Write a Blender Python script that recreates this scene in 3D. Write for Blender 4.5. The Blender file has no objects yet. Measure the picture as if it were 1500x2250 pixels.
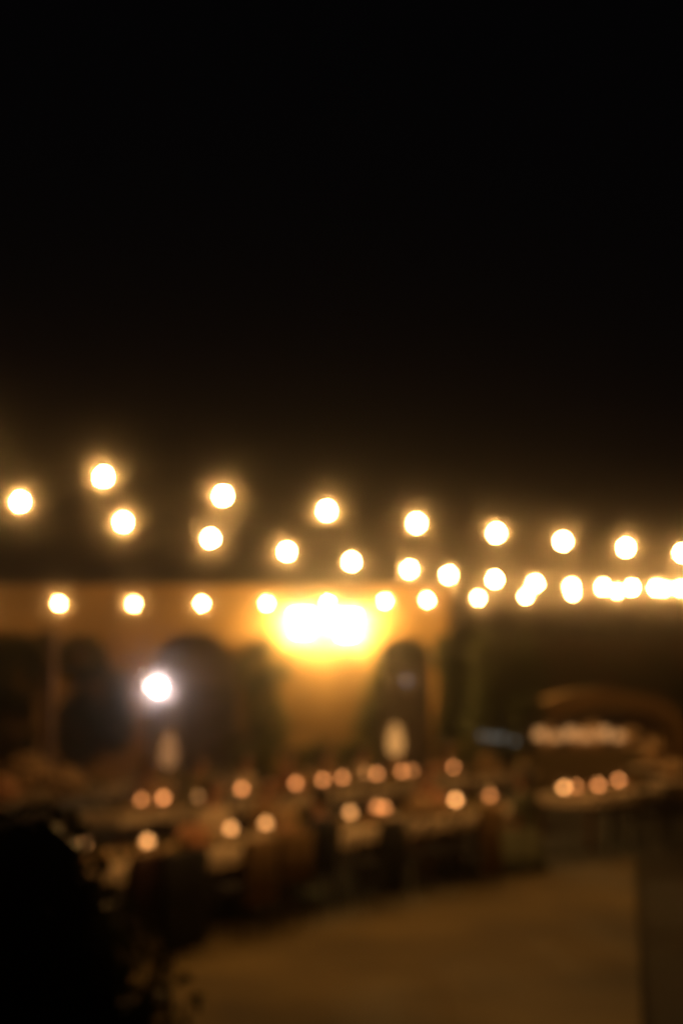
import bpy, bmesh, math, random
from mathutils import Vector, Matrix, Euler
random.seed(7)
S = bpy.context.scene
COL = S.collection
R = math.radians
PI = math.pi

# ---------------------------------------------------------------- camera, world, exposure
CAM_H, TILT = 2.4, R(6.84)
cd = bpy.data.cameras.new('camera')
cam = bpy.data.objects.new('camera', cd); COL.objects.link(cam)
cam.location = (0, 0, CAM_H); cam.rotation_euler = (PI/2 + TILT, 0, 0)
cd.sensor_fit = 'VERTICAL'; cd.sensor_height = 36; cd.sensor_width = 24; cd.lens = 50
cd.clip_start = 0.05; cd.clip_end = 500
cd.dof.use_dof = True; cd.dof.focus_distance = 0.9; cd.dof.aperture_fstop = 4.1
S.camera = cam
w = bpy.data.worlds.new('World'); S.world = w; w.use_nodes = True
nt = w.node_tree; bg = nt.nodes['Background']
bg.inputs[0].default_value = (0.0008, 0.0008, 0.0010, 1); bg.inputs[1].default_value = 1.0   # moonless night sky
S.view_settings.view_transform = 'Standard'; S.view_settings.look = 'None'
S.view_settings.exposure = 0; S.view_settings.gamma = 1
S.cycles.use_adaptive_sampling = False
S.cycles.use_denoising = True
S.cycles.max_bounces = 4; S.cycles.volume_bounces = 0
S.cycles.sample_clamp_indirect = 4
S.cycles.use_light_tree = True

BULB_L = 600.0      # radiance of a festoon globe
CANDLE_L = 1.25
HAZE_D, HAZE_G = 0.0145, 0.9965
LANTERN_L = 360.0
SPOT_L = 420.0

def P(px, py, Y):
    """the point at depth Y that stands on the ray through pixel (px, py) of the 1500x2250 photo"""
    x, y = (px - 750) / 3125, (1125 - py) / 3125
    d = Vector((x, math.cos(TILT) - y*math.sin(TILT), math.sin(TILT) + y*math.cos(TILT)))
    d *= Y / d.y
    return Vector((d.x, d.y, d.z + CAM_H))

# ---------------------------------------------------------------- materials
MATS = {}
def mat(name, c1, c2=None, rough=0.7, scale=6.0, bump=0.15, metal=0.0, emit=None, strength=0, trans=0.0, detail=6):
    if name in MATS: return MATS[name]
    m = bpy.data.materials.new(name); m.use_nodes = True
    n = m.node_tree.nodes; l = m.node_tree.links; b = n['Principled BSDF']
    b.inputs['Roughness'].default_value = rough; b.inputs['Metallic'].default_value = metal
    b.inputs['Transmission Weight'].default_value = trans
    if emit:
        b.inputs['Emission Color'].default_value = (*emit, 1); b.inputs['Emission Strength'].default_value = strength
        b.inputs['Base Color'].default_value = (*c1, 1)
    else:
        tc = n.new('ShaderNodeTexCoord'); no = n.new('ShaderNodeTexNoise'); cr = n.new('ShaderNodeValToRGB')
        no.inputs['Scale'].default_value = scale; no.inputs['Detail'].default_value = detail
        l.new(tc.outputs['Object'], no.inputs['Vector']); l.new(no.outputs['Fac'], cr.inputs['Fac'])
        cr.color_ramp.elements[0].position = .3; cr.color_ramp.elements[1].position = .7
        c2 = c2 or tuple(v*.7 for v in c1)
        cr.color_ramp.elements[0].color = (*c2, 1); cr.color_ramp.elements[1].color = (*c1, 1)
        l.new(cr.outputs['Color'], b.inputs['Base Color'])
        if bump:
            bp = n.new('ShaderNodeBump'); bp.inputs['Strength'].default_value = bump; bp.inputs['Distance'].default_value = .02
            no2 = n.new('ShaderNodeTexNoise'); no2.inputs['Scale'].default_value = scale*6
            l.new(tc.outputs['Object'], no2.inputs['Vector']); l.new(no2.outputs['Fac'], bp.inputs['Height'])
            l.new(bp.outputs['Normal'], b.inputs['Normal'])
    MATS[name] = m
    return m

def leafmat(name, c1, c2, rough=.45):
    m = mat(name, c1, c2, rough=rough, scale=2.5, bump=0)
    n = m.node_tree.nodes; l = m.node_tree.links
    if 'tr' not in n:
        b = n['Principled BSDF']; t = n.new('ShaderNodeBsdfTranslucent'); t.name = 'tr'
        t.inputs['Color'].default_value = (c1[0]*1.2, c1[1]*1.2, c1[2], 1)
        mx = n.new('ShaderNodeMixShader'); mx.inputs[0].default_value = .3
        l.new(b.outputs[0], mx.inputs[1]); l.new(t.outputs[0], mx.inputs[2]); l.new(mx.outputs[0], n['Material Output'].inputs[0])
    return m

def emission(name, col, strength):
    m = bpy.data.materials.new(name); m.use_nodes = True
    n = m.node_tree.nodes; l = m.node_tree.links; n.remove(n['Principled BSDF'])
    e = n.new('ShaderNodeEmission'); e.inputs[0].default_value = (*col, 1); e.inputs[1].default_value = strength
    l.new(e.outputs[0], n['Material Output'].inputs[0])
    return m

M_GLOBE = emission('glowing_globe', (1.0, .48, .13), BULB_L)
M_LANT = emission('lantern_glow', (1.0, .57, .16), LANTERN_L)
M_SPOT = emission('spot_lens', (1.0, .77, .71), SPOT_L)
M_SPOT2 = emission('spot_lens_small', (1.0, .78, .72), SPOT_L*.06)
M_GLINT = emission('glint_glow', (1.0, .92, .78), .24)
M_FLAME = emission('flame', (1.0, .45, .13), 9)
M_OCHRE = mat('ochre_plaster', (.60, .375, .14), (.38, .225, .075), .9, 1.2, .3)
M_GREYP = mat('grey_plaster', (.66, .56, .50), (.54, .45, .40), .9, 1.5, .3)
M_STONE = mat('terrace_stone', (.215, .155, .052), (.07, .05, .017), .85, .55, .2, detail=3)
M_SOIL = mat('dark_lawn', (.030, .021, .009), (.013, .010, .005), .95, 1.5, .4)
M_WOODD = mat('dark_wood', (.028, .017, .010), (.012, .008, .005), .5, 9)
M_WOODW = mat('walnut_wood', (.16, .075, .030), (.09, .04, .018), .5, 9)
M_POST = mat('post_wood', (.13, .06, .03), (.07, .035, .02), .8, 7)
M_CREAM = mat('cream_cloth', (.74, .60, .43), (.64, .52, .38), .9, 4, .1)
M_MAROON = mat('maroon_wool', (.06, .018, .010), (.04, .012, .008), .95, 6, .2)
M_TAN = mat('tan_wool', (.30, .19, .08), (.22, .13, .05), .95, 6, .2)
M_BLACK = mat('black_plastic', (.02, .02, .02), (.012, .012, .012), .5, 8, 0)
M_IRON = mat('dark_iron', (.035, .032, .03), (.02, .02, .02), .45, 8, .1, metal=.8)
M_GOLD = mat('brass', (.55, .36, .13), (.45, .28, .1), .35, 8, .05, metal=1)
M_WAX = mat('wax', (.8, .68, .5), (.75, .62, .45), .6, 8, 0)
M_PETAL = leafmat('cream_petals', (.88, .70, .48), (.82, .60, .38), .8)
M_PINK = mat('blush_petals', (.80, .48, .30), (.70, .36, .20), .8, 14, .2)
M_LEAF = leafmat('dark_leaves', (.065, .072, .012), (.028, .036, .007))
M_LEAF2 = leafmat('olive_leaves', (.17, .15, .03), (.08, .075, .016))
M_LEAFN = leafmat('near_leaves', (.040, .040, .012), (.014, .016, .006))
M_BARK = mat('bark', (.12, .07, .04), (.06, .035, .02), .9, 10, .5)
M_TERRA = mat('terracotta', (.34, .14, .06), (.26, .10, .045), .85, 6, .2)
M_SKIN = mat('skin', (.52, .30, .20), (.46, .25, .16), .55, 5, 0)
M_NAVY = mat('navy_cloth', (.030, .036, .055), (.020, .024, .040), .85, 10, .1)
M_SAGE = mat('sage_cloth', (.20, .21, .13), (.15, .16, .10), .85, 10, .1)
M_HAIRD = mat('dark_hair', (.018, .012, .008), (.010, .007, .005), .5, 20, .2)
M_TROU = mat('dark_trousers', (.018, .018, .022), (.012, .012, .015), .9, 10, .1)

# candle cup glass: the flame's light through frosted amber, put in as emission
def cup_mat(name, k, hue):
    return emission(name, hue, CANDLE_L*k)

# ---------------------------------------------------------------- mesh helpers
def bm_new(): return bmesh.new()
def box(bm, c, s, rz=0, M=None, bevel=0):
    m = Matrix.Translation(Vector(c)) @ Matrix.Rotation(rz, 4, 'Z') @ Matrix.Diagonal((*s, 1))
    if M: m = M @ m
    return bmesh.ops.create_cube(bm, size=1, matrix=m)
def tube(bm, pts, r, seg=8, r1=None):
    pts = [Vector(p) for p in pts]; rings = []
    n = len(pts)
    for i, p in enumerate(pts):
        t = (pts[min(i+1, n-1)] - pts[max(i-1, 0)]).normalized()
        a = t.orthogonal().normalized() if abs(t.z) > .9 else Vector((0, 0, 1)).cross(t).normalized()
        b = t.cross(a); rr = r if r1 is None else r + (r1-r)*i/(n-1)
        rings.append([bm.verts.new(p + (a*math.cos(k*2*PI/seg) + b*math.sin(k*2*PI/seg))*rr) for k in range(seg)])
    for A, B in zip(rings, rings[1:]):
        for k in range(seg): bm.faces.new((A[k], A[(k+1) % seg], B[(k+1) % seg], B[k]))
    bm.faces.new(rings[0][::-1]); bm.faces.new(rings[-1])
def lathe(bm, prof, seg=16, c=(0, 0, 0)):
    rings = []
    for r, z in prof:
        rings.append([bm.verts.new((c[0]+max(r, 1e-4)*math.cos(k*2*PI/seg), c[1]+max(r, 1e-4)*math.sin(k*2*PI/seg), c[2]+z)) for k in range(seg)])
    for A, B in zip(rings, rings[1:]):
        for k in range(seg): bm.faces.new((A[k], A[(k+1) % seg], B[(k+1) % seg], B[k]))
    bm.faces.new(rings[0][::-1]); bm.faces.new(rings[-1])
def obj(name, bm, m, parent=None, loc=(0, 0, 0), rot=(0, 0, 0), smooth=False):
    me = bpy.data.meshes.new(name); bmesh.ops.recalc_face_normals(bm, faces=bm.faces); bm.to_mesh(me); bm.free()
    if smooth:
        for p in me.polygons: p.use_smooth = True
    me.materials.append(m)
    o = bpy.data.objects.new(name, me); COL.objects.link(o); o.location = loc; o.rotation_euler = rot
    if parent: o.parent = parent
    return o
def tag(o, label=None, cat=None, group=None, kind=None):
    if label: o['label'] = label
    if cat: o['category'] = cat
    if group: o['group'] = group
    if kind: o['kind'] = kind
    return o
def thing(name, label, cat, loc=(0, 0, 0), rz=0, group=None):
    o = bpy.data.objects.new(name, None); COL.objects.link(o); o.empty_display_size = .1
    o.location = loc; o.rotation_euler = (0, 0, rz)
    return tag(o, label, cat, group)
def dup(root, loc, rz, label=None, scale=None):
    r = root.copy(); COL.objects.link(r); r.location = loc; r.rotation_euler = (0, 0, rz)
    if label: r['label'] = label
    if scale: r.scale = scale
    for ch in list(root.children):
        c = ch.copy(); COL.objects.link(c); c.parent = r
        for g in list(ch.children):
            d = g.copy(); COL.objects.link(d); d.parent = c
    return r
def leaves_mesh(name, pts, size, m, parent, kind='stuff', aspect=.5, flat=0):
    vs, fs = [], []
    rnd = random.Random(len(pts)+int(size*1000))
    for p in pts:
        e = Euler((rnd.uniform(-PI, PI)*(1-flat), rnd.uniform(-PI, PI)*(1-flat), rnd.uniform(0, 2*PI))).to_matrix()
        s = size*rnd.uniform(.6, 1.3); k = len(vs)
        for q in ((-s/2, 0, 0), (0, -s*aspect/2, s*.08), (s/2, 0, 0), (0, s*aspect/2, s*.08)):
            v = e @ Vector(q); vs.append((p[0]+v.x, p[1]+v.y, p[2]+v.z))
        fs += [(k, k+1, k+2), (k, k+2, k+3)]
    me = bpy.data.meshes.new(name); me.from_pydata(vs, [], fs); me.materials.append(m)
    o = bpy.data.objects.new(name, me); COL.objects.link(o); o.parent = parent
    if kind: o['kind'] = kind
    return o
def blob_points(centres, n, seed=1, shell=.55):
    """leaf positions in a cluster of ellipsoids (cx,cy,cz,rx,ry,rz)"""
    r = random.Random(seed); vol = [c[3]*c[4]*c[5] for c in centres]; out = []
    for _ in range(n):
        c = r.choices(centres, [v**.67 for v in vol])[0]
        d = Vector((r.gauss(0, 1), r.gauss(0, 1), r.gauss(0, 1))).normalized() * (shell + (1-shell)*r.random())**.8
        out.append((c[0]+d.x*c[3], c[1]+d.y*c[4], max(.03, c[2]+d.z*c[5])))
    return out

# ---------------------------------------------------------------- ground and terrace
bm = bm_new(); box(bm, (0, 40, -.5), (240, 240, 1)); tag(obj('ground', bm, M_SOIL), kind='structure')
E1, E2 = P(300, 2050, 13.6), P(1392, 1880, 19.7)
E1.z = E2.z = 0
far_l = E1 + (E1-E2)*.45
bm = bm_new()
out = [(-6.5, 1.5), (.35, 1.5), (E2.x, E2.y), (far_l.x, far_l.y)]
vb = [bm.verts.new((x, y, .004)) for x, y in out]; vt = [bm.verts.new((x, y, .05)) for x, y in out]
bm.faces.new(vb[::-1]); bm.faces.new(vt)
for i in range(4): bm.faces.new((vb[i], vb[(i+1) % 4], vt[(i+1) % 4], vt[i]))
tag(obj('terrace_floor', bm, M_STONE), kind='structure')

# ---------------------------------------------------------------- arcaded house
YF = 34.0
def arch_wall(bm, x0, x1, z1, openings, y0, y1, seg=14):
    """wall slab between y0 and y1 with round-headed openings (xa, xb, crown height) down to the ground"""
    def panel(q):
        A = [bm.verts.new((x, y0, z)) for x, z in q]; B = [bm.verts.new((x, y1, z)) for x, z in q]
        bm.faces.new(A); bm.faces.new(B[::-1]); return A, B
    def strip(q0, q1):
        bm.faces.new([bm.verts.new((q0[0], y0, q0[1])), bm.verts.new((q1[0], y0, q1[1])), bm.verts.new((q1[0], y1, q1[1])), bm.verts.new((q0[0], y1, q0[1]))])
    cur = x0
    for xa, xb, zc in openings:
        r = (xb-xa)/2; cx = (xa+xb)/2; zs = zc-r
        panel([(cur, 0), (xa, 0), (xa, zs), (xa, z1), (cur, z1)])
        arc = [(cx - r*math.cos(k*PI/seg), zs + r*math.sin(k*PI/seg)) for k in range(seg+1)]
        for p, q in zip(arc, arc[1:]):
            panel([p, q, (q[0], z1), (p[0], z1)]); strip(p, q)
        strip((xa, 0), (xa, zs)); strip((xb, zs), (xb, 0)); cur = xb
    panel([(cur, 0), (x1, 0), (x1, z1), (cur, z1)])
    strip((x0, 0), (x0, z1)); strip((x0, z1), (x1, z1)); strip((x1, z1), (x1, 0))
    bmesh.ops.remove_doubles(bm, verts=bm.verts, dist=1e-5)
px1 = lambda px: P(px, 1500, YF).x
pz = lambda py, Y=YF: P(750, py, Y).z
house = thing('arcaded_house', 'ochre plastered house with round arches and flat parapet behind the banquet tables', 'building', (0, 0, 0))
xl, xr = -16.0, px1(988)
a1 = (px1(322), px1(522), pz(1388)); a2 = (px1(815), px1(962), pz(1398)); a0 = (px1(-260), px1(-60), pz(1390)); a00 = (px1(-560), px1(-380), pz(1390))
bm = bm_new(); arch_wall(bm, xl, xr, pz(1293), [a00, a0, a1, a2], YF, YF+.45); obj('wall', bm, M_OCHRE, house)
bm = bm_new(); box(bm, ((xl+xr)/2, YF+2.0, 2.3), (xr-xl, .3, 4.6)); obj('back_wall', bm, M_GREYP, house)
bm = bm_new(); box(bm, (xr-.2, YF+1.15, 2.2), (.4, 1.38, 4.4)); obj('side_wall', bm, M_OCHRE, house)
bm = bm_new(); box(bm, ((xl+xr)/2-.22, YF+1.15, 4.3), (xr-xl-.5, 1.36, .2)); obj('loggia_ceiling', bm, M_GREYP, house)
bm = bm_new(); box(bm, ((xl+xr)/2, YF+.22, pz(1293)+.045), (xr-xl+.12, .6, .08)); obj('coping', bm, M_OCHRE, house)
for cx in ((a1[0]+a1[1])/2+.25, (a2[0]+a2[1])/2):
    bm = bm_new(); box(bm, (cx, YF+1.8, 1.15), (1.3, .08, 2.3)); d = obj('door', bm, mat('grey_door', (.30, .23, .20), (.22, .17, .15), .6, 5), house)
    bm = bm_new(); box(bm, (cx+.08, YF+1.72, 1.05), (.04, .08, .16)); obj('handle', bm, M_GOLD, d)

# lanterns between the arches
def lantern(px, py, label, s=1.7):
    p = P(px, py, YF-.32)
    t = thing('wall_lantern', label, 'lantern', p, 0, 'lanterns on the house wall')
    t.scale = (s, s, s)
    bm = bm_new(); lathe(bm, [(.09, -.16), (.13, .10), (.13, .11)], 6); obj('lit_glass', bm, M_LANT, t)
    bm = bm_new(); lathe(bm, [(.17, .125), (.10, .2), (.03, .26)], 6); obj('cap', bm, M_IRON, t)
    bm = bm_new(); lathe(bm, [(.04, -.24), (.10, -.175)], 6); obj('base', bm, M_IRON, t)
    bm = bm_new(); tube(bm, [(0, 0, .26), (0, .1, .36), (0, .165, .30)], .02); obj('bracket', bm, M_IRON, t)
lantern(664, 1366, 'lit lantern on the ochre wall, the one beside the first arch', 1.8)
lantern(762, 1370, 'lit lantern on the ochre wall, the one closer to the corner arch', 1.9)

# cool white floodlights in front of the arch
def floodlight(p, label, m, rad, rz=0, rx=0):
    t = thing('floodlight', label, 'floodlight', p, rz, 'cool white floodlights at the arch')
    bm = bm_new(); lathe(bm, [(rad, -.012), (rad, .012)], 20)
    o = obj('lens', bm, m, t); o.rotation_euler = (PI/2+rx, 0, 0)
    bm = bm_new(); lathe(bm, [(rad*1.15, .016), (rad*1.2, .02), (rad*1.2, .14), (rad*.6, .24)], 20)
    o = obj('housing', bm, M_BLACK, t, smooth=False); o.rotation_euler = (-PI/2+rx, 0, 0)
    bm = bm_new(); tube(bm, [(0, .1, -rad), (0, .12, -p.z+.02)], .025); obj('pole', bm, M_IRON, t)
    bm = bm_new(); box(bm, (0, .12, -p.z+.02), (.5, .5, .03)); obj('foot_plate', bm, M_IRON, t)
floodlight(P(348, 1511, 31.5), 'large bright white floodlight on a pole before the left arch', M_SPOT, .085)
floodlight(P(333, 1508, 32.3), 'small dimmer floodlight just behind the large bright one', M_SPOT2, .05)
glow = P(893, 1495, YF+1.6)  # glowing body added to stand for a window reflection
t = thing('reflection_glow', 'small dim white lamp added for a window reflection inside the corner arch', 'glow', glow)
bm = bm_new(); lathe(bm, [(.03, -.06), (.07, -.03), (.07, .03), (.03, .06)], 12); obj('reflection_body', bm, emission('dim_reflection', (1, .82, .8), .5), t)
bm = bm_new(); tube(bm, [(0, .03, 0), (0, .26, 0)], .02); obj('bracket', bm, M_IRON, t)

# ---------------------------------------------------------------- greenery on and beside the house
def climber(label, spots, n, m=M_LEAF, seed=1, name='climbing_vine', size=.16):
    base = spots[0]
    t = thing(name, label, 'vine', (0, 0, 0))
    leaves_mesh('leaves', blob_points(spots, n, seed), size, m, t)
    bm = bm_new()
    for s in spots:
        tube(bm, [(base[0], YF-.12, 0), ((base[0]+s[0])/2, YF-.1, s[2]*.5), (s[0], YF-.1, s[2])], .035, 6, .015)
        bm2 = bm
    o = obj('stem', bm, M_BARK, t); o['kind'] = 'stuff'
def spot(px, py, rx, rz, ry=.2, Y=YF): 
    p = P(px, py, Y); return (p.x, p.y-ry*.9, p.z, rx*Y/3125, ry, rz*Y/3125)
climber('dark leafy vine over the wall at the far left of the house', [spot(40, 1480, 70, 95), spot(-40, 1500, 80, 100), spot(30, 1600, 60, 80), spot(10, 1430, 60, 40), spot(90, 1440, 40, 45), spot(-120, 1450, 70, 60)], 2800, M_LEAF, 3)
climber('dark vine between the reddish post and the left arch', [spot(180, 1445, 60, 55), spot(220, 1530, 70, 80), spot(180, 1600, 60, 80), spot(255, 1590, 40, 60)], 2300, M_LEAF, 4)
climber('olive green vine climbing between the left arch and the lanterns', [spot(560, 1470, 45, 55), spot(575, 1540, 45, 70), spot(600, 1600, 40, 60), spot(618, 1460, 30, 40), spot(560, 1630, 60, 40), spot(585, 1415, 30, 20)], 1300, M_LEAF2, 5)
climber('olive green vine on the wall left of the corner arch', [spot(815, 1540, 22, 60), spot(805, 1600, 30, 60), spot(830, 1470, 14, 40), spot(800, 1650, 40, 30)], 900, M_LEAF2, 8)
climber('dark ivy on the wall around the corner arch', [spot(975, 1440, 26, 50), spot(990, 1520, 32, 70), spot(985, 1600, 32, 60), spot(985, 1650, 30, 40)], 2000, M_LEAF, 6)
bm = bm_new(); tube(bm, [(0, 0, 0), (0.02, 0, 3.4)], .14, 8, .12)
t = thing('timber_post', 'reddish brown wooden post before the house wall at far left', 'post', (P(108, 1500, 31).x, 31, 0))
o = obj('shaft', bm, M_POST, t); bm = bm_new(); box(bm, (0, 0, 3.45), (.42, .42, .1)); obj('cap', bm, M_POST, t)

def tree(name, label, x, y, blobs, n, m, size=.16, seed=1, cat='tree', trunk=.14):
    t = thing(name, label, cat, (x, y, 0))
    leaves_mesh('crown', blob_points(blobs, n, seed, .35), size, m, t)
    bm = bm_new(); top = max(b[2] for b in blobs)
    tube(bm, [(0, 0, 0), (.05, .02, top*.35), (0, 0, top*.7)], trunk, 8, trunk*.5)
    for b in blobs:
        tube(bm, [(0, 0, top*.35), (b[0]*.6, b[1]*.6, (top*.35+b[2])/2), (b[0], b[1], b[2])], trunk*.4, 6, trunk*.15)
    o = obj('trunk', bm, M_BARK, t); o['kind'] = 'stuff'
tree('cypress_tree', 'dark cypress tree beside the right corner of the house', 3.35, 33.2, [(0, 0, 1.4, .6, .6, 1.3), (0, 0, 2.6, .5, .5, 1.3)], 2600, M_LEAF, .16, 11)
tree('cypress_tree', 'dark cypress tree between the house corner and the arched alcove', 4.35, 33.8, [(0, 0, 1.3, .6, .6, 1.2), (0, 0, 2.5, .5, .5, 1.3)], 2600, M_LEAF, .16, 12)
h = thing('tall_hedge', 'tall dark hedge behind the arched alcove', 'hedge', (0, 0, 0))
leaves_mesh('foliage', blob_points([(3.3+i*1.15, 36.5, 1.9+.15*math.sin(i*2.1), .95, .6, 2.25) for i in range(10)], 16000, 21, .6), .2, M_LEAF, h)
bm = bm_new(); box(bm, (8.5, 36.5, 1.75), (10.4, .5, 3.5)); obj('branches', bm, M_BARK, h)

# ---------------------------------------------------------------- arched alcove with counter on the right
YA = 30.0
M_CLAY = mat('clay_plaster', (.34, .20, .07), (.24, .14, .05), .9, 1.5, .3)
alc = thing('arched_alcove', 'low clay coloured plaster alcove with a wide flat arch over the serving counter', 'alcove', (0, 0, 0))
axl, axr = P(1195, 1500, YA).x, P(1475, 1500, YA).x
def flat_arch(bm, x0, x1, zs, rise, th, y0, y1, seg=16):
    cx = (x0+x1)/2; hw = (x1-x0)/2
    f = lambda k, o: (cx - (hw+o)*math.cos(k*PI/seg), zs + (rise+o)*math.sin(k*PI/seg)**.8)
    inner = [f(k, 0) for k in range(seg+1)]; outer = [f(k, th) for k in range(seg+1)]
    for k in range(seg):
        q = [inner[k], inner[k+1], outer[k+1], outer[k]]
        A = [bm.verts.new((x, y0, z)) for x, z in q]; B = [bm.verts.new((x, y1, z)) for x, z in q]
        bm.faces.new(A); bm.faces.new(B[::-1])
        for i in range(4): bm.faces.new((A[i], A[(i+1) % 4], B[(i+1) % 4], B[i]))
    bmesh.ops.remove_doubles(bm, verts=bm.verts, dist=1e-5)
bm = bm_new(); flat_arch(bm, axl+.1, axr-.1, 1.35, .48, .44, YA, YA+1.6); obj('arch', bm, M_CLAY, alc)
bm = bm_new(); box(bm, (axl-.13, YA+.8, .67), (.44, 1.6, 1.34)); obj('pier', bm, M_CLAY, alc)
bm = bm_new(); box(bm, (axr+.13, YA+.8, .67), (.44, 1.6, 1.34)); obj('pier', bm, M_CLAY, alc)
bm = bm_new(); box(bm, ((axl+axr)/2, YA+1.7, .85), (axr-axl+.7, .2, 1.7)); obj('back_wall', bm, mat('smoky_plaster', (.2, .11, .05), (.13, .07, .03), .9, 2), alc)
ctr = thing('serving_counter', 'long serving counter draped in cream cloth under the arched alcove', 'counter', (0, 0, 0))
cxl, cxr = P(1170, 1500, 28).x, P(1400, 1500, 28).x
bm = bm_new(); box(bm, ((cxl+cxr)/2, 28.3, 1.05), (cxr-cxl, .7, .04)); obj('counter_top', bm, M_WOODW, ctr)
bm = bm_new()
n = 46; A = []; B = []
for i in range(n+1):
    x = cxl-.02 + (cxr-cxl+.04)*i/n; d = .035*math.sin(i*1.7)
    A.append(bm.verts.new((x, 27.93, 1.075))); B.append(bm.verts.new((x, 27.90+d, .03)))
for i in range(n): bm.faces.new((A[i], A[i+1], B[i+1], B[i]))
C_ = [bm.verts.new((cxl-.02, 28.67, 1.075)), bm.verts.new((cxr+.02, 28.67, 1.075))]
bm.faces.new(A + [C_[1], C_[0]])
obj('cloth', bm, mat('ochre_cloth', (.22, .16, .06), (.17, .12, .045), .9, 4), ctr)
bm = bm_new()
for x in (cxl+.1, cxr-.1):
    for y in (28.05, 28.55): box(bm, (x, y, .52), (.06, .06, 1.02))
tag(obj('counter_legs', bm, M_WOODW, ctr), kind='stuff')

bt = P(1158, 1500, 28.9)
tree('potted_bay_tree', 'dark clipped bay tree in a terracotta pot left of the serving counter', bt.x, 28.9, [(0, 0, 1.25, .42, .4, .50), (0, 0, 1.8, .38, .36, .42)], 2300, M_LEAF, .11, 44, trunk=.05)
bm = bm_new(); lathe(bm, [(.17, .005), (.24, .36), (.27, .38), (.27, .44), (.22, .44), (.21, .38)], 18); obj('pot', bm, M_TERRA, bpy.data.objects['potted_bay_tree'])

# ---------------------------------------------------------------- flowers
def flower_head(bm, c, r, seg=6):
    m = Matrix.Translation(c) @ Euler((random.uniform(0, 3), random.uniform(0, 3), 0)).to_matrix().to_4x4() @ Matrix.Diagonal((1, 1, .75, 1))
    bmesh.ops.create_icosphere(bm, subdivisions=1, radius=r, matrix=m)
def bouquet(label, loc, w, h, n, m, vase_h=.0, seed=0, name='flower_arrangement', nl=120, fr=.05):
    random.seed(seed+100)
    t = thing(name, label, 'flowers', loc)
    bm = bm_new()
    for _ in range(n):
        a = random.uniform(0, 2*PI); u = random.random()**.5; z = random.uniform(-1, 1)
        k = math.sqrt(max(0, 1-z*z))
        flower_head(bm, Vector((w*u*k*math.cos(a), w*u*k*math.sin(a), vase_h+h*.5+z*h*.5)), fr*random.uniform(.7, 1.2))
    o = obj('blossoms', bm, m, t, smooth=True); o['kind'] = 'stuff'
    leaves_mesh('leaves', blob_points([(0, 0, vase_h+h*.45, w*1.1, w*1.1, h*.55)], nl, seed, .6), .09, M_LEAF2, t)
    bm = bm_new()
    if vase_h > .1:
        lathe(bm, [(.09, 0), (.09, .015), (.022, .03), (.018, vase_h*.8), (.06, vase_h+.06), (.062, vase_h+.08)], 14)
        obj('stand', bm, M_GOLD, t, smooth=False)
    else:
        lathe(bm, [(.05, 0), (.085, .04), (.08, .10), (.06, .12)], 14); obj('vase', bm, M_TERRA, t)
    return t
for i, (px, w_, h_, lab) in enumerate([(1205, .18, .36, 'peach flower arrangement at the left end of the serving counter'),
        (1270, .16, .34, 'small peach flower arrangement second from the left on the serving counter'),
        (1306, .18, .46, 'tall cream flower arrangement in the middle of the serving counter'),
        (1390, .18, .36, 'cream flower arrangement at the right end of the serving counter')]):
    p = P(px, 1600, 28.3); bouquet(lab, (p.x, 28.45, 1.078), w_, h_, 110, M_PETAL, .06, i, nl=14, fr=.065)

M_ADDLAMP = emission('added_lamp_glow', (1.0, .45, .15), .85)  # lamps added to light up the flowers on the counter
for k, (px, dy, sc_) in enumerate(((1186, 0, .95), (1222, .1, .8), (1252, -.05, 1.0), (1288, .08, .85), (1326, 0, 1.0), (1360, .1, .82))):
    q = P(px, 1600, 28.15)
    lab = ('first', 'second', 'third', 'fourth', 'fifth', 'sixth')[k] + ' added cream lamp from the left on the serving counter'
    t = thing('added_lamp', lab, 'glow', (q.x, 28.2+dy, 1.078), 0, 'lamps added on the serving counter'); t.scale = (sc_,)*3
    bm = bm_new(); lathe(bm, [(.13, .24), (.09, .44)], 20); obj('lamp_shade', bm, M_ADDLAMP, t)
    bm = bm_new(); lathe(bm, [(.06, 0), (.06, .015), (.013, .04), (.028, .12), (.012, .23)], 14); obj('base', bm, M_GOLD, t)

# ---------------------------------------------------------------- banquet tables
U = Vector((.5807, .8141, 0)); Nn = Vector((-.8141, .5807, 0))       # along the rows / away from the terrace
ROT = math.atan2(U.y, U.x)
A0 = P(324, 1848, 13.85); A0.z = 0
B0 = P(311, 1757, 18.8); B0.z = 0
C0 = Vector((-5.0, 21.6, 0))
TL, TW, TH = 2.70, 1.0, .76
def make_table(label, loc):
    t = thing('banquet_table', label, 'table', loc, ROT, 'long banquet tables')
    bm = bm_new(); box(bm, (0, 0, TH-.02), (TL, TW, .035)); obj('tabletop', bm, M_WOODW, t)
    bm = bm_new()     # short cream cloth with a soft hanging edge
    n = 40; ring = []
    hw, hd = TL/2+.008, TW/2+.008
    per = []
    for i in range(n): per.append((-hw + 2*hw*i/n, -hd, 0, -1))
    for i in range(16): per.append((hw, -hd + 2*hd*i/16, 1, 0))
    for i in range(n): per.append((hw - 2*hw*i/n, hd, 0, 1))
    for i in range(16): per.append((-hw, hd - 2*hd*i/16, -1, 0))
    top = [bm.verts.new((x, y, TH+.002)) for x, y, a, b in per]
    low = [bm.verts.new((x+a*(.02+.014*math.sin(i*1.9)), y+b*(.02+.014*math.sin(i*1.9)), TH-.12+.012*math.sin(i*.7))) for i, (x, y, a, b) in enumerate(per)]
    bm.faces.new(top)
    for i in range(len(per)): bm.faces.new((top[i], top[(i+1) % len(per)], low[(i+1) % len(per)], low[i]))
    obj('cloth', bm, M_CREAM, t)
    for sx in (-1, 1):
        for sy in (-1, 1):
            bm = bm_new(); box(bm, (sx*(TL/2-.1), sy*(TW/2-.1), (TH-.04)/2), (.07, .07, TH-.04)); obj('leg', bm, M_WOODW, t)
    return t
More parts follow.
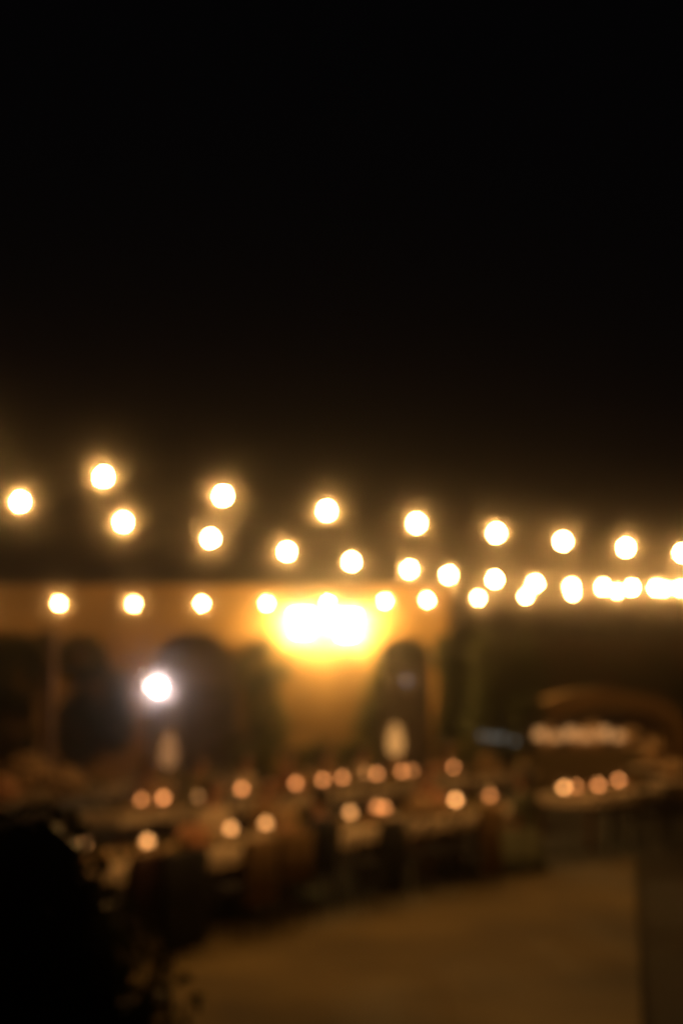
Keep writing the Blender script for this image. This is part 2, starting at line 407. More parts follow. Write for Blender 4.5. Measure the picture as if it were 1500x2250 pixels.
ordn = ['first', 'second', 'third', 'fourth', 'fifth', 'sixth', 'seventh', 'eighth', 'ninth', 'tenth', 'eleventh', 'twelfth']
first = None
rows = {'front': (A0, [.15, 2.89, 5.63], 'front row by the terrace'),
        'serving': (A0, [10.0], ''),
        'middle': (B0, [.45, 3.19, 5.93, 8.67], 'middle row'),
        'rear': (C0, [-1.4, 1.34, 4.08], 'rear left row')}
tables = []
for key, (o0, ts, ph) in rows.items():
    for i, tt in enumerate(ts):
        lab = ('cream clothed table standing alone before the serving counter' if key == 'serving'
               else f'cream clothed table, {ordn[i]} from the near end of the {ph}')
        loc = o0 + U*tt
        if first is None: first = make_table(lab, loc); 
        else: dup(first, loc, ROT, lab)
        tables.append((key, i, loc))

# lanterns on stands, made up so the two tall pale shapes glow by themselves
def make_added_lantern(p, label, m, s_):
    t = thing('added_lantern', label, 'lantern', (p.x, p.y, TH+.006), 0, 'tall added lanterns on the middle row')
    bm = bm_new()
    prof = [(.05, .42)] + [(.05+.085*math.sin(PI*(k/12)**.72)+.004*(k % 2), .42+.52*k/12) for k in range(1, 12)] + [(.05, .94)]
    lathe(bm, prof, 18); obj('paper_body', bm, m, t)
    bm = bm_new(); lathe(bm, [(.10, 0), (.10, .015), (.02, .03), (.016, .38), (.055, .40), (.055, .415)], 14); obj('stand', bm, M_GOLD, t)
    bm = bm_new(); lathe(bm, [(.05, .943), (.05, .955), (.015, .975)], 12); obj('cap', bm, M_GOLD, t)
def on_row(o0, t): return o0 + U*t
p = P(868, 1610, 24.2)
make_added_lantern(p, 'brighter tall cream lantern on a brass stand, added to shine, before the corner arch', emission('added_glow_bright', (1.0, .46, .13), .75), 1.0)
p = P(370, 1650, 20.6)
make_added_lantern(p, 'dimmer tall cream lantern on a brass stand, added to shine, below the white floodlight', emission('added_glow_dim', (1.0, .44, .16), .32), 1.0)
for i, (px, py, Y, w_, h_, m, lab) in enumerate([
    (60, 1700, 21.6, .36, .50, M_PETAL, 'large blush flower arrangement on the rear left row of tables'),
    (140, 1735, 20.6, .30, .34, M_PETAL, 'rust coloured flower arrangement on the rear left row of tables'),
    (5, 1760, 19.6, .20, .26, M_PINK, 'rust coloured flower arrangement at the near left edge of the rear row'),
    ]):
    p = P(px, py, Y); bouquet(lab, (p.x, p.y, TH+.006), w_, h_, 130, m, .06, 60+i, nl=40, fr=.065)

for i, (o_, tt, nn, w_, h_, m, lab) in enumerate([
    (B0, .55, .22, .20, .26, M_PETAL, 'cream flowers in a low vase between the first candle pair of the middle row'),
    (B0, 1.75, .25, .16, .22, M_PINK, 'peach flowers in a low vase before the olive jacketed guest'),
    (B0, 3.75, .15, .18, .26, M_PETAL, 'cream flowers in a low vase left of the candle pair of the middle row'),
    (B0, 8.0, .3, .14, .18, M_PINK, 'peach flowers in a low vase at the second half of the middle row'),
    (B0, 9.35, .2, .20, .26, M_PETAL, 'cream flowers in a low vase at the far end of the middle row'),
    (A0, .62, -.05, .15, .17, M_PINK, 'peach flowers in a low vase beside the candle nearest the coats'),
    (A0, 2.6, .28, .18, .20, M_PETAL, 'cream flowers in a low vase behind the navy suited guest'),
    (A0, 4.75, -.1, .17, .20, M_PETAL, 'cream flowers in a low vase at the middle of the front row'),
    (A0, 5.4, .1, .17, .19, M_PINK, 'peach flowers in a low vase past the middle of the front row')]):
    q = o_ + U*tt + Nn*nn
    bouquet(lab, (q.x, q.y, TH+.006), w_, h_, 60, m, .05, 200+i, nl=50, fr=.045)
for i, (px, Y, lab) in enumerate([(690, 26.5, 'olive bush in a terracotta pot before the lit wall, left one'), (780, 28.5, 'olive bush in a terracotta pot before the lit wall, right one'), (560, 25.5, 'olive bush in a terracotta pot behind the rear tables'), (1030, 29.5, 'olive bush in a terracotta pot beside the cypress trees')]):
    q = P(px, 1600, Y)
    tree('potted_bush', lab, q.x, Y, [(0, 0, .85, .42, .4, .42), (.15, 0, 1.1, .26, .26, .3), (-.2, .1, 1.0, .25, .25, .25)], 700, M_LEAF2, .11, 90+i, cat='potted plant', trunk=.04)
    bm = bm_new(); lathe(bm, [(.17, .005), (.24, .36), (.27, .38), (.27, .44), (.22, .44), (.21, .38)], 18)
    obj('pot', bm, M_TERRA, [o for o in bpy.data.objects if o.name.startswith('potted_bush') and o.get('label') == lab][0])

# second cocktail table, closer to the serving counter
p = P(1432, 1700, 25.0)
ct = thing('cocktail_table', 'small round table with a pale cloth right of the serving counter', 'table', (p.x, p.y, 0))
bm = bm_new(); lathe(bm, [(.40, .93), (.41, .945), (.40, .96)], 24); obj('tabletop', bm, M_CREAM, ct)
bm = bm_new(); lathe(bm, [(.03, .03), (.03, .92)], 10); obj('leg', bm, M_IRON, ct)
bm = bm_new(); lathe(bm, [(.25, .0), (.25, .02), (.05, .04)], 20); obj('base', bm, M_IRON, ct)
bouquet('cream flower arrangement on the round table right of the serving counter', (p.x, p.y, .963), .24, .40, 80, M_PETAL, .03, 78, nl=40)

# round cocktail table by the right edge
p = P(1478, 1710, 21.5)
ct = thing('cocktail_table', 'small round table with a pale cloth by the dark lawn on the far right', 'table', (p.x, p.y, 0))
bm = bm_new(); lathe(bm, [(.40, .93), (.41, .945), (.40, .96)], 24); obj('tabletop', bm, M_CREAM, ct)
bm = bm_new(); lathe(bm, [(.03, .03), (.03, .92)], 10); obj('leg', bm, M_IRON, ct)
bm = bm_new(); lathe(bm, [(.25, .0), (.25, .02), (.05, .04)], 20); obj('base', bm, M_IRON, ct)
bouquet('peach flower arrangement on the small round table', (p.x, p.y, .963), .22, .24, 60, M_PETAL, .03, 77, nl=60)

# ---------------------------------------------------------------- chairs
def make_chair(label, loc, rz):
    t = thing('crossback_chair', label, 'chair', loc, rz, 'cross back chairs at the banquet tables')
    bm = bm_new(); lathe(bm, [(.20, .44), (.215, .452), (.215, .47), (.19, .48)], 16); obj('seat', bm, M_WOODD, t)
    for sx in (-1, 1):
        bm = bm_new(); tube(bm, [(sx*.17, .15, .45), (sx*.19, .18, 0)], .017, 8, .014); obj('leg', bm, M_WOODD, t)
        bm = bm_new(); tube(bm, [(sx*.19, -.22, 0), (sx*.18, -.17, .45), (sx*.20, -.20, .72), (sx*.17, -.25, .88)], .016, 8); obj('leg', bm, M_WOODD, t)
    bm = bm_new(); tube(bm, [(-.17, -.25, .88), (-.08, -.275, .92), (.08, -.275, .92), (.17, -.25, .88)], .018, 8); obj('top_rail', bm, M_WOODD, t)
    for sx in (-1, 1):
        bm = bm_new(); tube(bm, [(sx*.17, -.165, .47), (0, -.21+sx*.008, .68), (-sx*.16, -.24, .87)], .011, 6); obj('cross_slat', bm, M_WOODD, t)
    bm = bm_new(); tube(bm, [(-.18, .16, .22), (.18, .16, .22)], .011, 6); obj('stretcher', bm, M_WOODD, t)
    bm = bm_new(); box(bm, (0, .0, .495), (.36, .36, .03)); obj('cushion', bm, M_TROU, t)
    return t
chair0 = None
def place_chair(o0, t, side, label, jit=0):
    """side -1: terrace side, looking away; +1: far side, facing the terrace"""
    global chair0
    loc = o0 + U*t + Nn*(side*(TW/2+.20+jit)); rz = ROT if side < 0 else ROT+PI
    rz += random.uniform(-.12, .12)
    if chair0 is None: chair0 = make_chair(label, loc, rz); return chair0
    return dup(chair0, loc, rz, label)
def drape(o, name, label, cat, m, zlow=.35, wd=.25):
    t = tag(bpy.data.objects.new(name, None), label, cat); COL.objects.link(t)
    t.location = o.location; t.rotation_euler = o.rotation_euler
    bm = bm_new(); rows_ = []
    prof = [(-.19, .60), (-.225, .80), (-.25, .945), (-.285, .955), (-.315, .92), (-.30, .7), (-.295, zlow)]
    for y, z in prof:
        rows_.append([bm.verts.new((-wd+2*wd*i/14, y+.014*math.sin(i*1.5)*(1 if z < .9 else .2), z+.012*math.sin(i*.9))) for i in range(15)])
    for A, B in zip(rows_, rows_[1:]):
        for i in range(14): bm.faces.new((A[i], A[i+1], B[i+1], B[i]))
    o2 = obj('cloth', bm, m, t, smooth=True); md = o2.modifiers.new('solid', 'SOLIDIFY'); md.thickness = .008
random.seed(5)
tf = [-1.12, -.72, .35, 1.05, 1.66, 2.6, 3.35, 4.05, 4.75, 6.0]
for k, tt in enumerate(tf):
    o = place_chair(A0, tt, -1, f'cross back chair, {ordn[k]} along the terrace side of the front table row', 0 if k in (4, 9) else random.uniform(0, .15))
    if k == 0: drape(o, 'shawl', 'dark maroon shawl over the nearest chair of the front row', 'shawl', M_MAROON, .3, .24)
    if k == 1: drape(o, 'coat', 'black coat hung over the second nearest chair of the front row', 'coat', M_TROU, .10, .33)
    if k == 5: drape(o, 'coat', 'black coat hung over a chair right of the navy suited guest', 'coat', M_TROU, .2, .25)
    if k == 2: drape(o, 'shawl', 'beige shawl over the chair left of the bright candle pair', 'shawl', M_TAN)
    if k == 3: drape(o, 'shawl', 'beige shawl over the chair beside the navy suited guest', 'shawl', M_TAN, .5)
    if k == 8: drape(o, 'shawl', 'long tan shawl over the chair next to the sage dress', 'shawl', M_TAN, .15, .2)
for k, tt in enumerate(tf[1:9]):
    place_chair(A0, tt+.2, 1, f'cross back chair, {ordn[k]} along the far side of the front table row', random.uniform(0, .1))
for k in range(9):
    place_chair(B0, -.3+k*1.02, -1, f'cross back chair, {ordn[k]} along the near side of the middle row', random.uniform(0, .15))
for k in range(9):
    place_chair(B0, -.1+k*1.02, 1, f'cross back chair, {ordn[k]} along the far side of the middle row', random.uniform(0, .15))
for k in range(7):
    place_chair(C0, -2.2+k*1.0, -1, f'cross back chair, {ordn[k]} along the rear left table row', random.uniform(0, .15))
for k in range(3):
    place_chair(A0, 9.3+k*.8, -1, f'cross back chair, {ordn[k]} from the left at the table before the serving counter', random.uniform(0, .15))

# ---------------------------------------------------------------- votive candles
random.seed(9)
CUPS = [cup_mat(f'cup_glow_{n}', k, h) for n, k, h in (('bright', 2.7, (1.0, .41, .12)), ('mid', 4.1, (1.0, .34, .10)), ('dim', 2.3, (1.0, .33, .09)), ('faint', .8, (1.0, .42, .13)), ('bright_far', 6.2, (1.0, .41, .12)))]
cup_base = None
bm = bm_new(); lathe(bm, [(.034, .004), (.041, .02), (.041, .062), (.037, .066)], 14)
cup_me = bpy.data.meshes.new('glass_cup'); bm.to_mesh(cup_me); bm.free()
cup_meshes = []
for m in CUPS:
    me = cup_me.copy(); me.materials.append(m); cup_meshes.append(me)
bm = bm_new(); lathe(bm, [(.001, .067), (.006, .072), (.005, .080), (.001, .090)], 8)
fl_me = bpy.data.meshes.new('flame'); bm.to_mesh(fl_me); bm.free(); fl_me.materials.append(M_FLAME)
bm = bm_new(); lathe(bm, [(.045, -.084), (.048, -.080), (.012, -.070), (.010, -.012), (.038, -.003), (.040, .003)], 14)
sa_me = bpy.data.meshes.new('candle_stand'); bm.to_mesh(sa_me); bm.free(); sa_me.materials.append(M_GOLD)
ZC = TH + .13
def hit(px, py, z=ZC):
    x, y = (px-750)/3125, (1125-py)/3125
    d = Vector((x, math.cos(TILT)-y*math.sin(TILT), math.sin(TILT)+y*math.cos(TILT)))
    k = (z-CAM_H)/d.z; return Vector((d.x*k, d.y*k, TH+.091))
def candle(px, py, lv, label, loc=None):
    t = thing('votive_candle', label, 'candle', loc or hit(px, py), 0, 'votive candles on the tables')
    for nme, me in (('glass_cup', cup_meshes[lv]), ('flame', fl_me), ('candle_stand', sa_me)):
        o = bpy.data.objects.new(nme, me); COL.objects.link(o); o.parent = t
    return t
cand = [
 (324, 1848, 0, 'bright votive candle nearest the terrace on the front row of tables'),
 (182, 1856, 0, 'votive candle half hidden by the dark bush at lower left'),
 (507, 1820, 0, 'bright pale votive candle, left of a pair on the first front table'),
 (584, 1809, 0, 'bright pale votive candle, right of a pair near the navy suited guest'),
 (769, 1785, 0, 'bright votive candle on the front row just right of the navy suited guest'),
 (828, 1773, 2, 'left one of two overlapping votive candles on the front row'),
 (844, 1775, 2, 'right one of two overlapping votive candles on the front row'),
 (1000, 1757, 4, 'bright votive candle at the far half of the front table row'),
 (1076, 1748, 2, 'dim votive candle at the far end of the front row near the sage dress'),
 (1238, 1730, 4, 'brightest votive candle on the table before the serving counter'),
 (1265, 1728, 2, 'dim votive candle overlapping the brightest one before the serving counter'),
 (1314, 1725, 1, 'votive candle third from left before the serving counter'),
 (1358, 1714, 1, 'reddish votive candle rightmost before the serving counter'),
 (311, 1757, 2, 'dim votive candle, left of a pair at the near end of the middle row'),
 (359, 1753, 1, 'brighter votive candle, right of a pair at the near end of the middle row'),
 (435, 1751, 3, 'very faint votive candle near the start of the middle row'),
 (531, 1733, 1, 'single votive candle on the middle row under the tree shadow'),
 (650, 1721, 1, 'single votive candle left of the pair at the middle of the middle row'),
 (709, 1713, 1, 'votive candle, left of the touching pair on the middle row'),
 (752, 1708, 1, 'votive candle, right of the touching pair on the middle row'),
 (803, 1700, 3, 'faint votive candle hidden behind a brighter one on the middle row'),
 (828, 1700, 1, 'bright votive candle left below the brighter added lantern'),
 (883, 1694, 1, 'votive candle right below the brighter added lantern'),
 (905, 1693, 2, 'dim votive candle behind another, below the brighter added lantern'),
 (995, 1685, 1, 'votive candle at the far end of the middle row, farthest of all'),
]
spots_c = [candle(*c).location.copy() for c in cand]
def clear_of_candles(loc, x, y):
    w_ = loc + U*x + Nn*y
    for q in spots_c:
        dx, dy = w_.x-q.x, w_.y-q.y
        if abs(dx) < .075 and -.38 < dy < .07: return False
    return True

# leafy runner and low flowers on each table
for j, (key, i, loc) in enumerate(tables):
    nm = {'front': 'front', 'middle': 'middle', 'rear': 'rear left', 'serving': ''}[key]
    where = 'the table before the serving counter' if key == 'serving' else f'the {ordn[i]} table of the {nm} row'
    t = thing('leaf_garland', f'leafy garland with small flowers along {where}', 'garland', loc + Vector((0, 0, TH+.004)), ROT, 'garlands on the banquet tables')
    pts = []
    rr = random.Random(j)
    for _ in range(300):
        x = rr.uniform(-1.1, 1.1); y = rr.gauss(0, .13)+.08*math.sin(x*4)
        if clear_of_candles(loc, x, y): pts.append((x, y, min(.10, abs(rr.gauss(0, .035))+.015)))
    leaves_mesh('leaves', pts, .10, M_LEAF2, t)
    bm = bm_new(); random.seed(j+40)
    for _ in range(60):
        x = random.uniform(-1.05, 1.05)
        y = random.gauss(0, .10)+.08*math.sin(x*4)
        if clear_of_candles(loc, x, y): flower_head(bm, Vector((x, y, .035+random.random()*.045)), random.uniform(.03, .045))
    o = obj('blossoms', bm, [M_PETAL, M_PINK][j % 2], t, smooth=True); o['kind'] = 'stuff'

# five small glass glints, made as glowing balls on an added wire
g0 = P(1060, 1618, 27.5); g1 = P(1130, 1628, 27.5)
t = thing('glint_wire', 'added wire with five glowing balls for glass glints beside the serving counter', 'glass glints', (0, 0, 0))
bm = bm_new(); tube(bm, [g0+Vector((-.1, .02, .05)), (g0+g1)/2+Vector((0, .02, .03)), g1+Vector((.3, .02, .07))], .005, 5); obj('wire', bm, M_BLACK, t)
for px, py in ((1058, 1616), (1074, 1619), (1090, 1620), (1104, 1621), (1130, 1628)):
    bm = bm_new(); bmesh.ops.create_icosphere(bm, subdivisions=2, radius=.050); obj('glint_ball', bm, M_GLINT, t, loc=P(px, py, 27.5))
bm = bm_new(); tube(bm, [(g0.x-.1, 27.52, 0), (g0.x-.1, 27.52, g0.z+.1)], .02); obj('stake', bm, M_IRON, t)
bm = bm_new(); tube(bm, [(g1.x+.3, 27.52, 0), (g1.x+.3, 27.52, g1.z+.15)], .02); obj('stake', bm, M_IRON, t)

# ---------------------------------------------------------------- seated guests (seen from behind)
def skin_mesh(name, verts, edges, radii, root, m, parent, sub=1):
    me = bpy.data.meshes.new(name); me.from_pydata(verts, edges, [])
    o = bpy.data.objects.new(name, me); COL.objects.link(o)
    md = o.modifiers.new('skin', 'SKIN'); md.use_smooth_shade = True
    for i, sv in enumerate(me.skin_vertices[0].data):
        sv.radius = radii[i] if isinstance(radii[i], tuple) else (radii[i], radii[i]); sv.use_root = (i == root)
    s = o.modifiers.new('sub', 'SUBSURF'); s.levels = sub; s.render_levels = sub
    dg = bpy.context.evaluated_depsgraph_get(); me2 = bpy.data.meshes.new_from_object(o.evaluated_get(dg))
    o.modifiers.clear(); o.data = me2; me2.materials.clear(); me2.materials.append(m)
    o.parent = parent
    return o
def person(label, loc, rz, cloth, dress=False, hair_long=False):
    """seated on a 0.48 m seat, facing +Y, both hands resting on the thighs"""
    t = thing('person', label, 'person', loc, rz)
    V = []; E_ = []; Rr = []
    def v(p, r, prev=None):
        V.append(p); Rr.append(r); i = len(V)-1
        if prev is not None: E_.append((prev, i))
        return i
    pel = v((0, -.02, .58), (.15, .11)); bel = v((0, -.03, .74), (.125, .095), pel); ch = v((0, -.02, .92), (.155, .105), bel)
    ns = v((0, -.02, 1.04), (.075, .06), ch); nk = v((0, 0, 1.10), .052, ns)
    h1 = v((0, .015, 1.17), (.066, .075), nk); h2 = v((0, .02, 1.25), (.074, .09), h1); h3 = v((0, .015, 1.32), (.05, .06), h2)
    ears = []
    for s in (-1, 1):
        sh = v((s*.17, -.02, 1.00), .058, ch); el = v((s*.24, .02, .74), .042, sh); wr = v((s*.15, .24, .645), .027, el)
        pa = v((s*.14, .30, .635), (.036, .016), wr)
        for k, (dx, L) in enumerate(((-.03, .075), (-.01, .085), (.01, .08), (.03, .062))):
            f1 = v((s*.14+dx, .345, .64), .009, pa); f2 = v((s*.14+dx, .345+L*.5, .632), .0085, f1); v((s*.14+dx, .345+L, .61), .007, f2)
        th = v((s*.14-s*.045, .29, .645), .010, pa); v((s*.14-s*.06, .33, .64), .009, th)
        hp = v((s*.10, .06, .56), .085, pel); kn = v((s*.12, .44, .54), .062, hp); an = v((s*.12, .46, .10), .040, kn)
        ft = v((s*.12, .52, .045), .038, an); v((s*.12, .62, .03), .028, ft)
    body = skin_mesh('body', V, E_, Rr, 0, M_SKIN, t)
    # face: nose, eyes, mouth, ears on the head
    bm = bm_new(); lathe(bm, [(.004, .03), (.012, 0), (.014, -.02), (.003, -.026)], 6); o = obj('nose', bm, M_SKIN, t, loc=(0, .105, 1.23))
    for s in (-1, 1):
        bm = bm_new(); bmesh.ops.create_icosphere(bm, subdivisions=1, radius=.012); obj('eye', bm, mat('eye_white', (.7, .65, .6), None, .3), t, loc=(s*.03, .095, 1.25), smooth=True)
        bm = bm_new(); bmesh.ops.create_icosphere(bm, subdivisions=1, radius=.028, matrix=Matrix.Diagonal((.35, .8, 1.15, 1))); obj('ear', bm, M_SKIN, t, loc=(s*.076, .01, 1.235), smooth=True)
    bm = bm_new(); box(bm, (0, .088, 1.185), (.045, .02, .01)); obj('mouth', bm, mat('lips', (.35, .12, .09), None, .5), t)
    # clothing follows the same skeleton a little wider
    V2 = []; E2_ = []; R2 = []
    def c(p, r, prev=None):
        V2.append(p); R2.append(r); i = len(V2)-1
        if prev is not None: E2_.append((prev, i))
        return i
    a = c((0, -.02, .56), (.18, .135)); b = c((0, -.03, .74), (.15, .115), a); d = c((0, -.02, .92), (.18, .125), b); e = c((0, -.02, 1.02), (.10, .08), d); c((0, -.01, 1.065), (.066, .062), e)
    for s in (-1, 1):
        sh = c((s*.175, -.02, .995), .072, d); el = c((s*.245, .02, .74), .056, sh)
        c((s*.16, .215, .65), .040, el)
    skin_mesh('dress_top' if dress else 'jacket', V2, E2_, R2, 0, cloth, t)
    V3 = []; E3 = []; R3 = []
    if dress:
        bm = bm_new()
        lathe(bm, [(.30, .07), (.27, .3), (.24, .5), (.20, .60)], 20); o = obj('skirt', bm, cloth, t, loc=(0, .12, 0), smooth=True); o.scale = (1, 1.35, 1)
    else:
        V3 = [(0, 0, .55)]; R3 = [(.16, .12)]
        for s in (-1, 1):
            k = len(V3); V3 += [(s*.10, .06, .56), (s*.12, .44, .55), (s*.12, .46, .12)]; R3 += [.10, .078, .058]
            E3 += [(0, k), (k, k+1), (k+1, k+2)]
        skin_mesh('trousers', V3, E3, R3, 0, M_TROU, t)
    bm = bm_new(); bmesh.ops.create_icosphere(bm, subdivisions=3, radius=.1, matrix=Matrix.Diagonal((.90, 1.06, 1.0, 1)))
    for q in list(bm.verts):
        if q.co.y > .035 and q.co.z < .03: q.co.y = .035
    obj('hair', bm, M_HAIRD, t, loc=(0, -.004, 1.265), smooth=True)
    if hair_long:
        bm = bm_new(); lathe(bm, [(.05, -.30), (.08, -.2), (.085, -.05), (.07, .04)], 12); o = obj('long_hair', bm, M_HAIRD, t, loc=(0, -.06, 1.26), smooth=True); o.scale = (1, .6, 1)
    for s in (-1, 1):
        bm = bm_new(); box(bm, (s*.12, .56, .035), (.09, .24, .07)); obj('shoe', bm, M_BLACK, t)
    return t
def seat_guest(px, gy, label, **k):
    x, y = (px-750)/3125, (1125-gy)/3125
    d = Vector((x, math.cos(TILT)-y*math.sin(TILT), math.sin(TILT)+y*math.cos(TILT))); kk = -CAM_H/d.z
    return Vector((d.x*kk, d.y*kk, 0))
def guest_at(t, label, jit=.08, **k):
    loc = A0 + U*t - Nn*(TW/2+.24+jit)
    return person(label, loc, ROT, **k)
guest_at(1.66, 'seated person in a navy jacket with dark hair, back turned, at the front row', cloth=M_NAVY)
guest_at(6.0, 'seated person in a sage green dress, back turned, far end of the front table row', cloth=M_SAGE, dress=True, hair_long=True)

def far_guest(o0, t, label, **k):
    loc = o0 + U*t + Nn*(TW/2+.26); return person(label, loc, ROT+PI, **k)
M_RUST = mat('rust_cloth', (.30, .12, .05), (.22, .08, .035), .9, 10, .1)
M_OLIV = mat('olive_cloth', (.20, .16, .05), (.14, .11, .035), .9, 10, .1)
far_guest(B0, .95, 'seated person in a rust coloured dress, facing the terrace at the middle row', cloth=M_RUST, dress=True, hair_long=True)
far_guest(B0, 2.0, 'seated person in an olive jacket, facing the terrace at the middle row', cloth=M_OLIV)
far_guest(B0, 3.05, 'seated person in a cream dress, facing the terrace at the middle row', cloth=M_CREAM, dress=True)
far_guest(B0, 4.1, 'seated person in a rust dress, facing the terrace at the centre of the middle row', cloth=M_RUST, dress=True)
far_guest(B0, 6.15, 'seated person in a cream jacket, facing the terrace below the brighter added lantern', cloth=M_CREAM)
far_guest(B0, 7.2, 'seated person in a tan dress, facing the terrace right of the brighter added lantern', cloth=M_TAN, dress=True, hair_long=True)
far_guest(B0, 5.1, 'seated person in a tan jacket, facing the terrace at the middle row', cloth=M_TAN)
far_guest(B0, 8.95, 'seated person in an olive dress at the far end of the middle row', cloth=M_OLIV, dress=True, hair_long=True)
for t_, lab, m_, dr in ((1.86, 'seated person in a cream dress, facing the terrace behind the candle pair', M_CREAM, True),
        (2.8, 'seated person in a tan jacket, facing the terrace at the front row', M_TAN, False),
        (6.25, 'seated person in a rust coloured dress, facing the terrace at the far front row', M_RUST, True)):
    person(lab, A0 + U*t_ + Nn*(TW/2+.27), ROT+PI, cloth=m_, dress=dr, hair_long=dr)
far_guest(C0, -1.0, 'seated person in a tan jacket at the near end of the rear left row', cloth=M_TAN)
far_guest(C0, .1, 'seated person in a rust coloured dress at the rear left row', cloth=M_RUST, dress=True, hair_long=True)
far_guest(C0, 1.2, 'seated person in a cream jacket at the rear left row of tables', cloth=M_CREAM)

# ---------------------------------------------------------------- festoon light strings
bm = bm_new(); lathe(bm, [(.012, .035), (.02, .03), (.033, .008), (.036, -.008), (.030, -.026), (.014, -.037)], 10)
globe_me = bpy.data.meshes.new('bulb'); bmesh.ops.triangulate(bm, faces=bm.faces); bm.to_mesh(globe_me); bm.free(); globe_me.materials.append(M_GLOBE)
for p_ in globe_me.polygons: p_.use_smooth = True
bm = bm_new(); lathe(bm, [(.019, .038), (.021, .05), (.021, .085), (.012, .1)], 10)
sock_me = bpy.data.meshes.new('socket'); bm.to_mesh(sock_me); bm.free(); sock_me.materials.append(M_BLACK)
POST_R = Vector((9.6, 33.0, 0))
def festoon(label, pix, Y0, c, start, end):
    t = thing('festoon_lights', label, 'string lights', (0, 0, 0), 0, 'festoon strings above the party')
    pts = [P(px, py, Y0*(1+c*i)) for i, px, py in pix]
    bm = bm_new(); cable = [Vector(start)] + [p + Vector((0, 0, .1)) for p in pts] + [Vector(end)]
    fine = []
    for a, b in zip(cable, cable[1:]):
        for k in range(4):
            q = a.lerp(b, k/4); s_ = (b-a).length*.012*math.sin(PI*k/4); fine.append(q-Vector((0, 0, s_)))
    fine.append(cable[-1])
    tube(bm, fine, .006, 5); obj('cable', bm, M_BLACK, t)
    for p in pts:
        b = bpy.data.objects.new('bulb', globe_me); COL.objects.link(b); b.parent = t; b.location = p
        b.rotation_euler = (random.uniform(-.2, .2), random.uniform(-.2, .2), 0)
        s = bpy.data.objects.new('socket', sock_me); COL.objects.link(s); s.parent = b
PL = [Vector((-6.2, 7.6, 0)), Vector((-6.4, 10.0, 0)), Vector((-12.8, 30.8, 0))]
rowA = [(-1.16, -78, 992), (0, 228, 1047), (1, 490, 1089), (2, 718, 1122), (3, 915, 1149), (4, 1090, 1171), (5, 1236, 1189), (6, 1374, 1203), (7, 1498, 1215), (8, 1605, 1225), (9, 1705, 1234)]
rowB = [(-1.2, -225, 1040), (0, 45, 1102), (1, 271, 1147), (2, 463, 1183), (3, 630, 1212), (4, 772, 1234), (5, 899, 1251), (5.8, 985, 1263), (6.8, 1086, 1273), (7.8, 1175, 1282), (8.8, 1255, 1289), (9.7, 1324, 1290), (10.6, 1387, 1291), (11.4, 1440, 1292), (12.3, 1492, 1293)]
rowC = [(-2, -215, 1322), (-1, -40, 1325), (0, 130, 1326), (1, 294, 1327), (2, 444, 1326), (3, 586, 1326), (4, 720, 1324), (5, 845, 1321), (5.8, 938, 1318), (6.8, 1050, 1314), (7.8, 1154, 1310), (8.8, 1257, 1304), (9.8, 1354, 1299), (10.8, 1458, 1293), (11.6, 1512, 1290)]
festoon('topmost string of round warm bulbs, nearest to the viewer, sloping down to the right', rowA, 11, .0816, PL[0]+Vector((0, 0, 4.9)), POST_R+Vector((0, -.1, 4.6)))
festoon('middle string of round warm bulbs, crossing the others towards the right', rowB, 12, .094, PL[1]+Vector((0, 0, 4.7)), POST_R+Vector((0, 0, 4.3)))
festoon('lowest string of round warm bulbs, hanging level before the house parapet', rowC, 31, .006, PL[2]+Vector((0, 0, 4.35)), POST_R+Vector((0, .05, 4.4)))
def post(p, label, h=4.9):
    t = thing('light_post', label, 'post', p, 0, 'posts holding the light strings')
    bm = bm_new(); tube(bm, [(0, 0, 0), (0, 0, h)], .06, 10, .05); obj('shaft', bm, M_POST, t)
    bm = bm_new(); lathe(bm, [(.22, 0), (.22, .12), (.1, .16)], 14); obj('base', bm, M_IRON, t)
post(POST_R, 'wooden post to the right of the tables where all three light strings meet')
post(PL[0], 'wooden post left of the terrace holding the topmost light string')
post(PL[1], 'wooden post left of the terrace holding the middle light string')
post(PL[2], 'wooden post far left near the house holding the lowest light string')

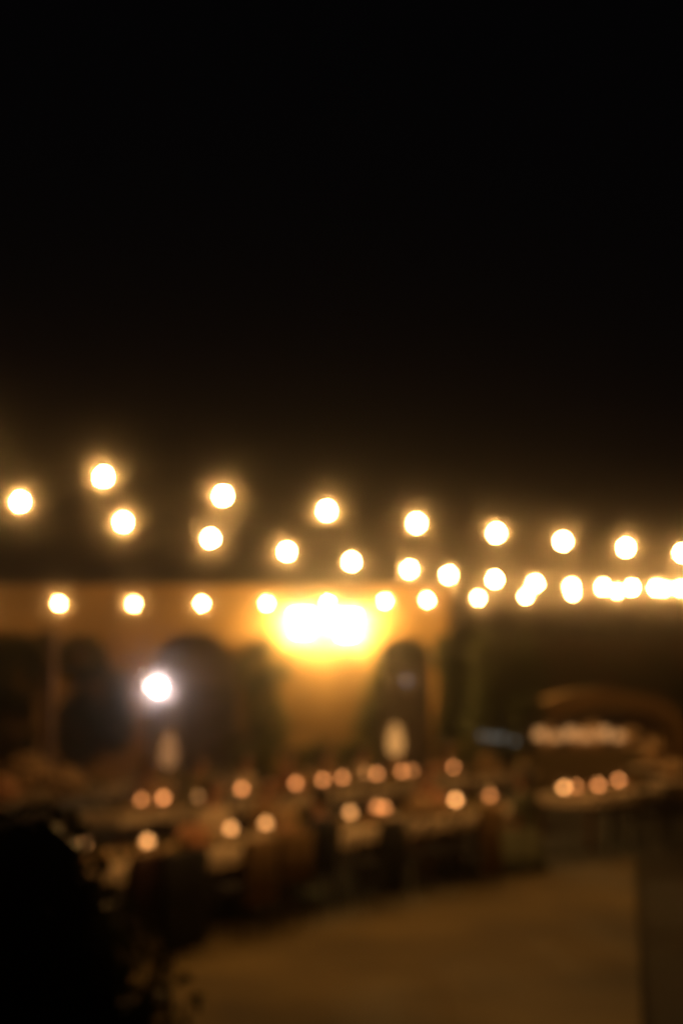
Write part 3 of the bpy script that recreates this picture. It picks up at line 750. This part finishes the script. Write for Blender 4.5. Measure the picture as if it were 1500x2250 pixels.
# ---------------------------------------------------------------- dark bush close to the camera
b = thing('dark_bush', 'large dark leafy bush at the lower left corner of the picture', 'bush', (0, 0, 0))
blobs = [(-1.50, 4.5, .84, 1.22, 1.0, 1.26), (-1.0, 4.4, 1.55, .34, .3, .36), (-1.35, 4.5, 1.75, .32, .3, .30), (-.80, 4.3, 1.30, .30, .3, .36), (-.62, 4.25, 1.12, .24, .25, .34), (-1.0, 4.35, 1.5, .36, .3, .36), (-.915, 4.4, 1.80, .22, .2, .23), (-.58, 4.2, 1.12, .22, .25, .37),  (-1.2, 4.45, 1.72, .35, .3, .36), (-.92, 4.3, .75, .62, .6, .62), (-1.9, 4.7, 1.2, .8, .8, .80), (-1.25, 4.4, 1.2, .55, .5, .62), (-.75, 4.2, 1.05, .32, .3, .30), (-1.02, 4.4, 1.5, .28, .3, .33)]
pts = blob_points(blobs, 40000, 5, .5)
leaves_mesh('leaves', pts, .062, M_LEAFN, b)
bm = bm_new(); random.seed(3)
for s in blobs + [(-1.7, 4.5, 1.7, 0, 0, 0), (-1.1, 4.4, 1.6, 0, 0, 0), (-2.2, 4.8, 1.3, 0, 0, 0)]:
    tube(bm, [(-1.5, 4.5, 0), ((-1.5+s[0])/2+random.uniform(-.1, .1), 4.5, s[2]*.5), (s[0], s[1], s[2])], .03, 6, .012)
tag(obj('branches', bm, M_BARK, b), kind='stuff')
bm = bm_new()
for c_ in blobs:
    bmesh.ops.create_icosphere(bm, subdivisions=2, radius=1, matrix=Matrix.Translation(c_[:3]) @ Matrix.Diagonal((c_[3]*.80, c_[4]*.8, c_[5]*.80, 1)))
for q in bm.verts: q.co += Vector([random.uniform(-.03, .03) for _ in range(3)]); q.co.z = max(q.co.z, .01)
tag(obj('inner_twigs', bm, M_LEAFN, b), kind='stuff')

# ---------------------------------------------------------------- night haze
bm = bm_new(); box(bm, (0, 17.5, 2.6), (44, 42, 7.4)); 
me = bpy.data.meshes.new('haze'); bm.to_mesh(me); bm.free()
hz = bpy.data.objects.new('haze', me); COL.objects.link(hz)
m = bpy.data.materials.new('night_haze'); m.use_nodes = True; n = m.node_tree.nodes; n.remove(n['Principled BSDF'])
vv = n.new('ShaderNodeVolumePrincipled'); vv.inputs['Density'].default_value = HAZE_D; vv.inputs['Anisotropy'].default_value = HAZE_G
vv.inputs['Color'].default_value = (.9, .88, .85, 1)
m.node_tree.links.new(vv.outputs[0], n['Material Output'].inputs['Volume'])
me.materials.append(m); hz['kind'] = 'stuff'
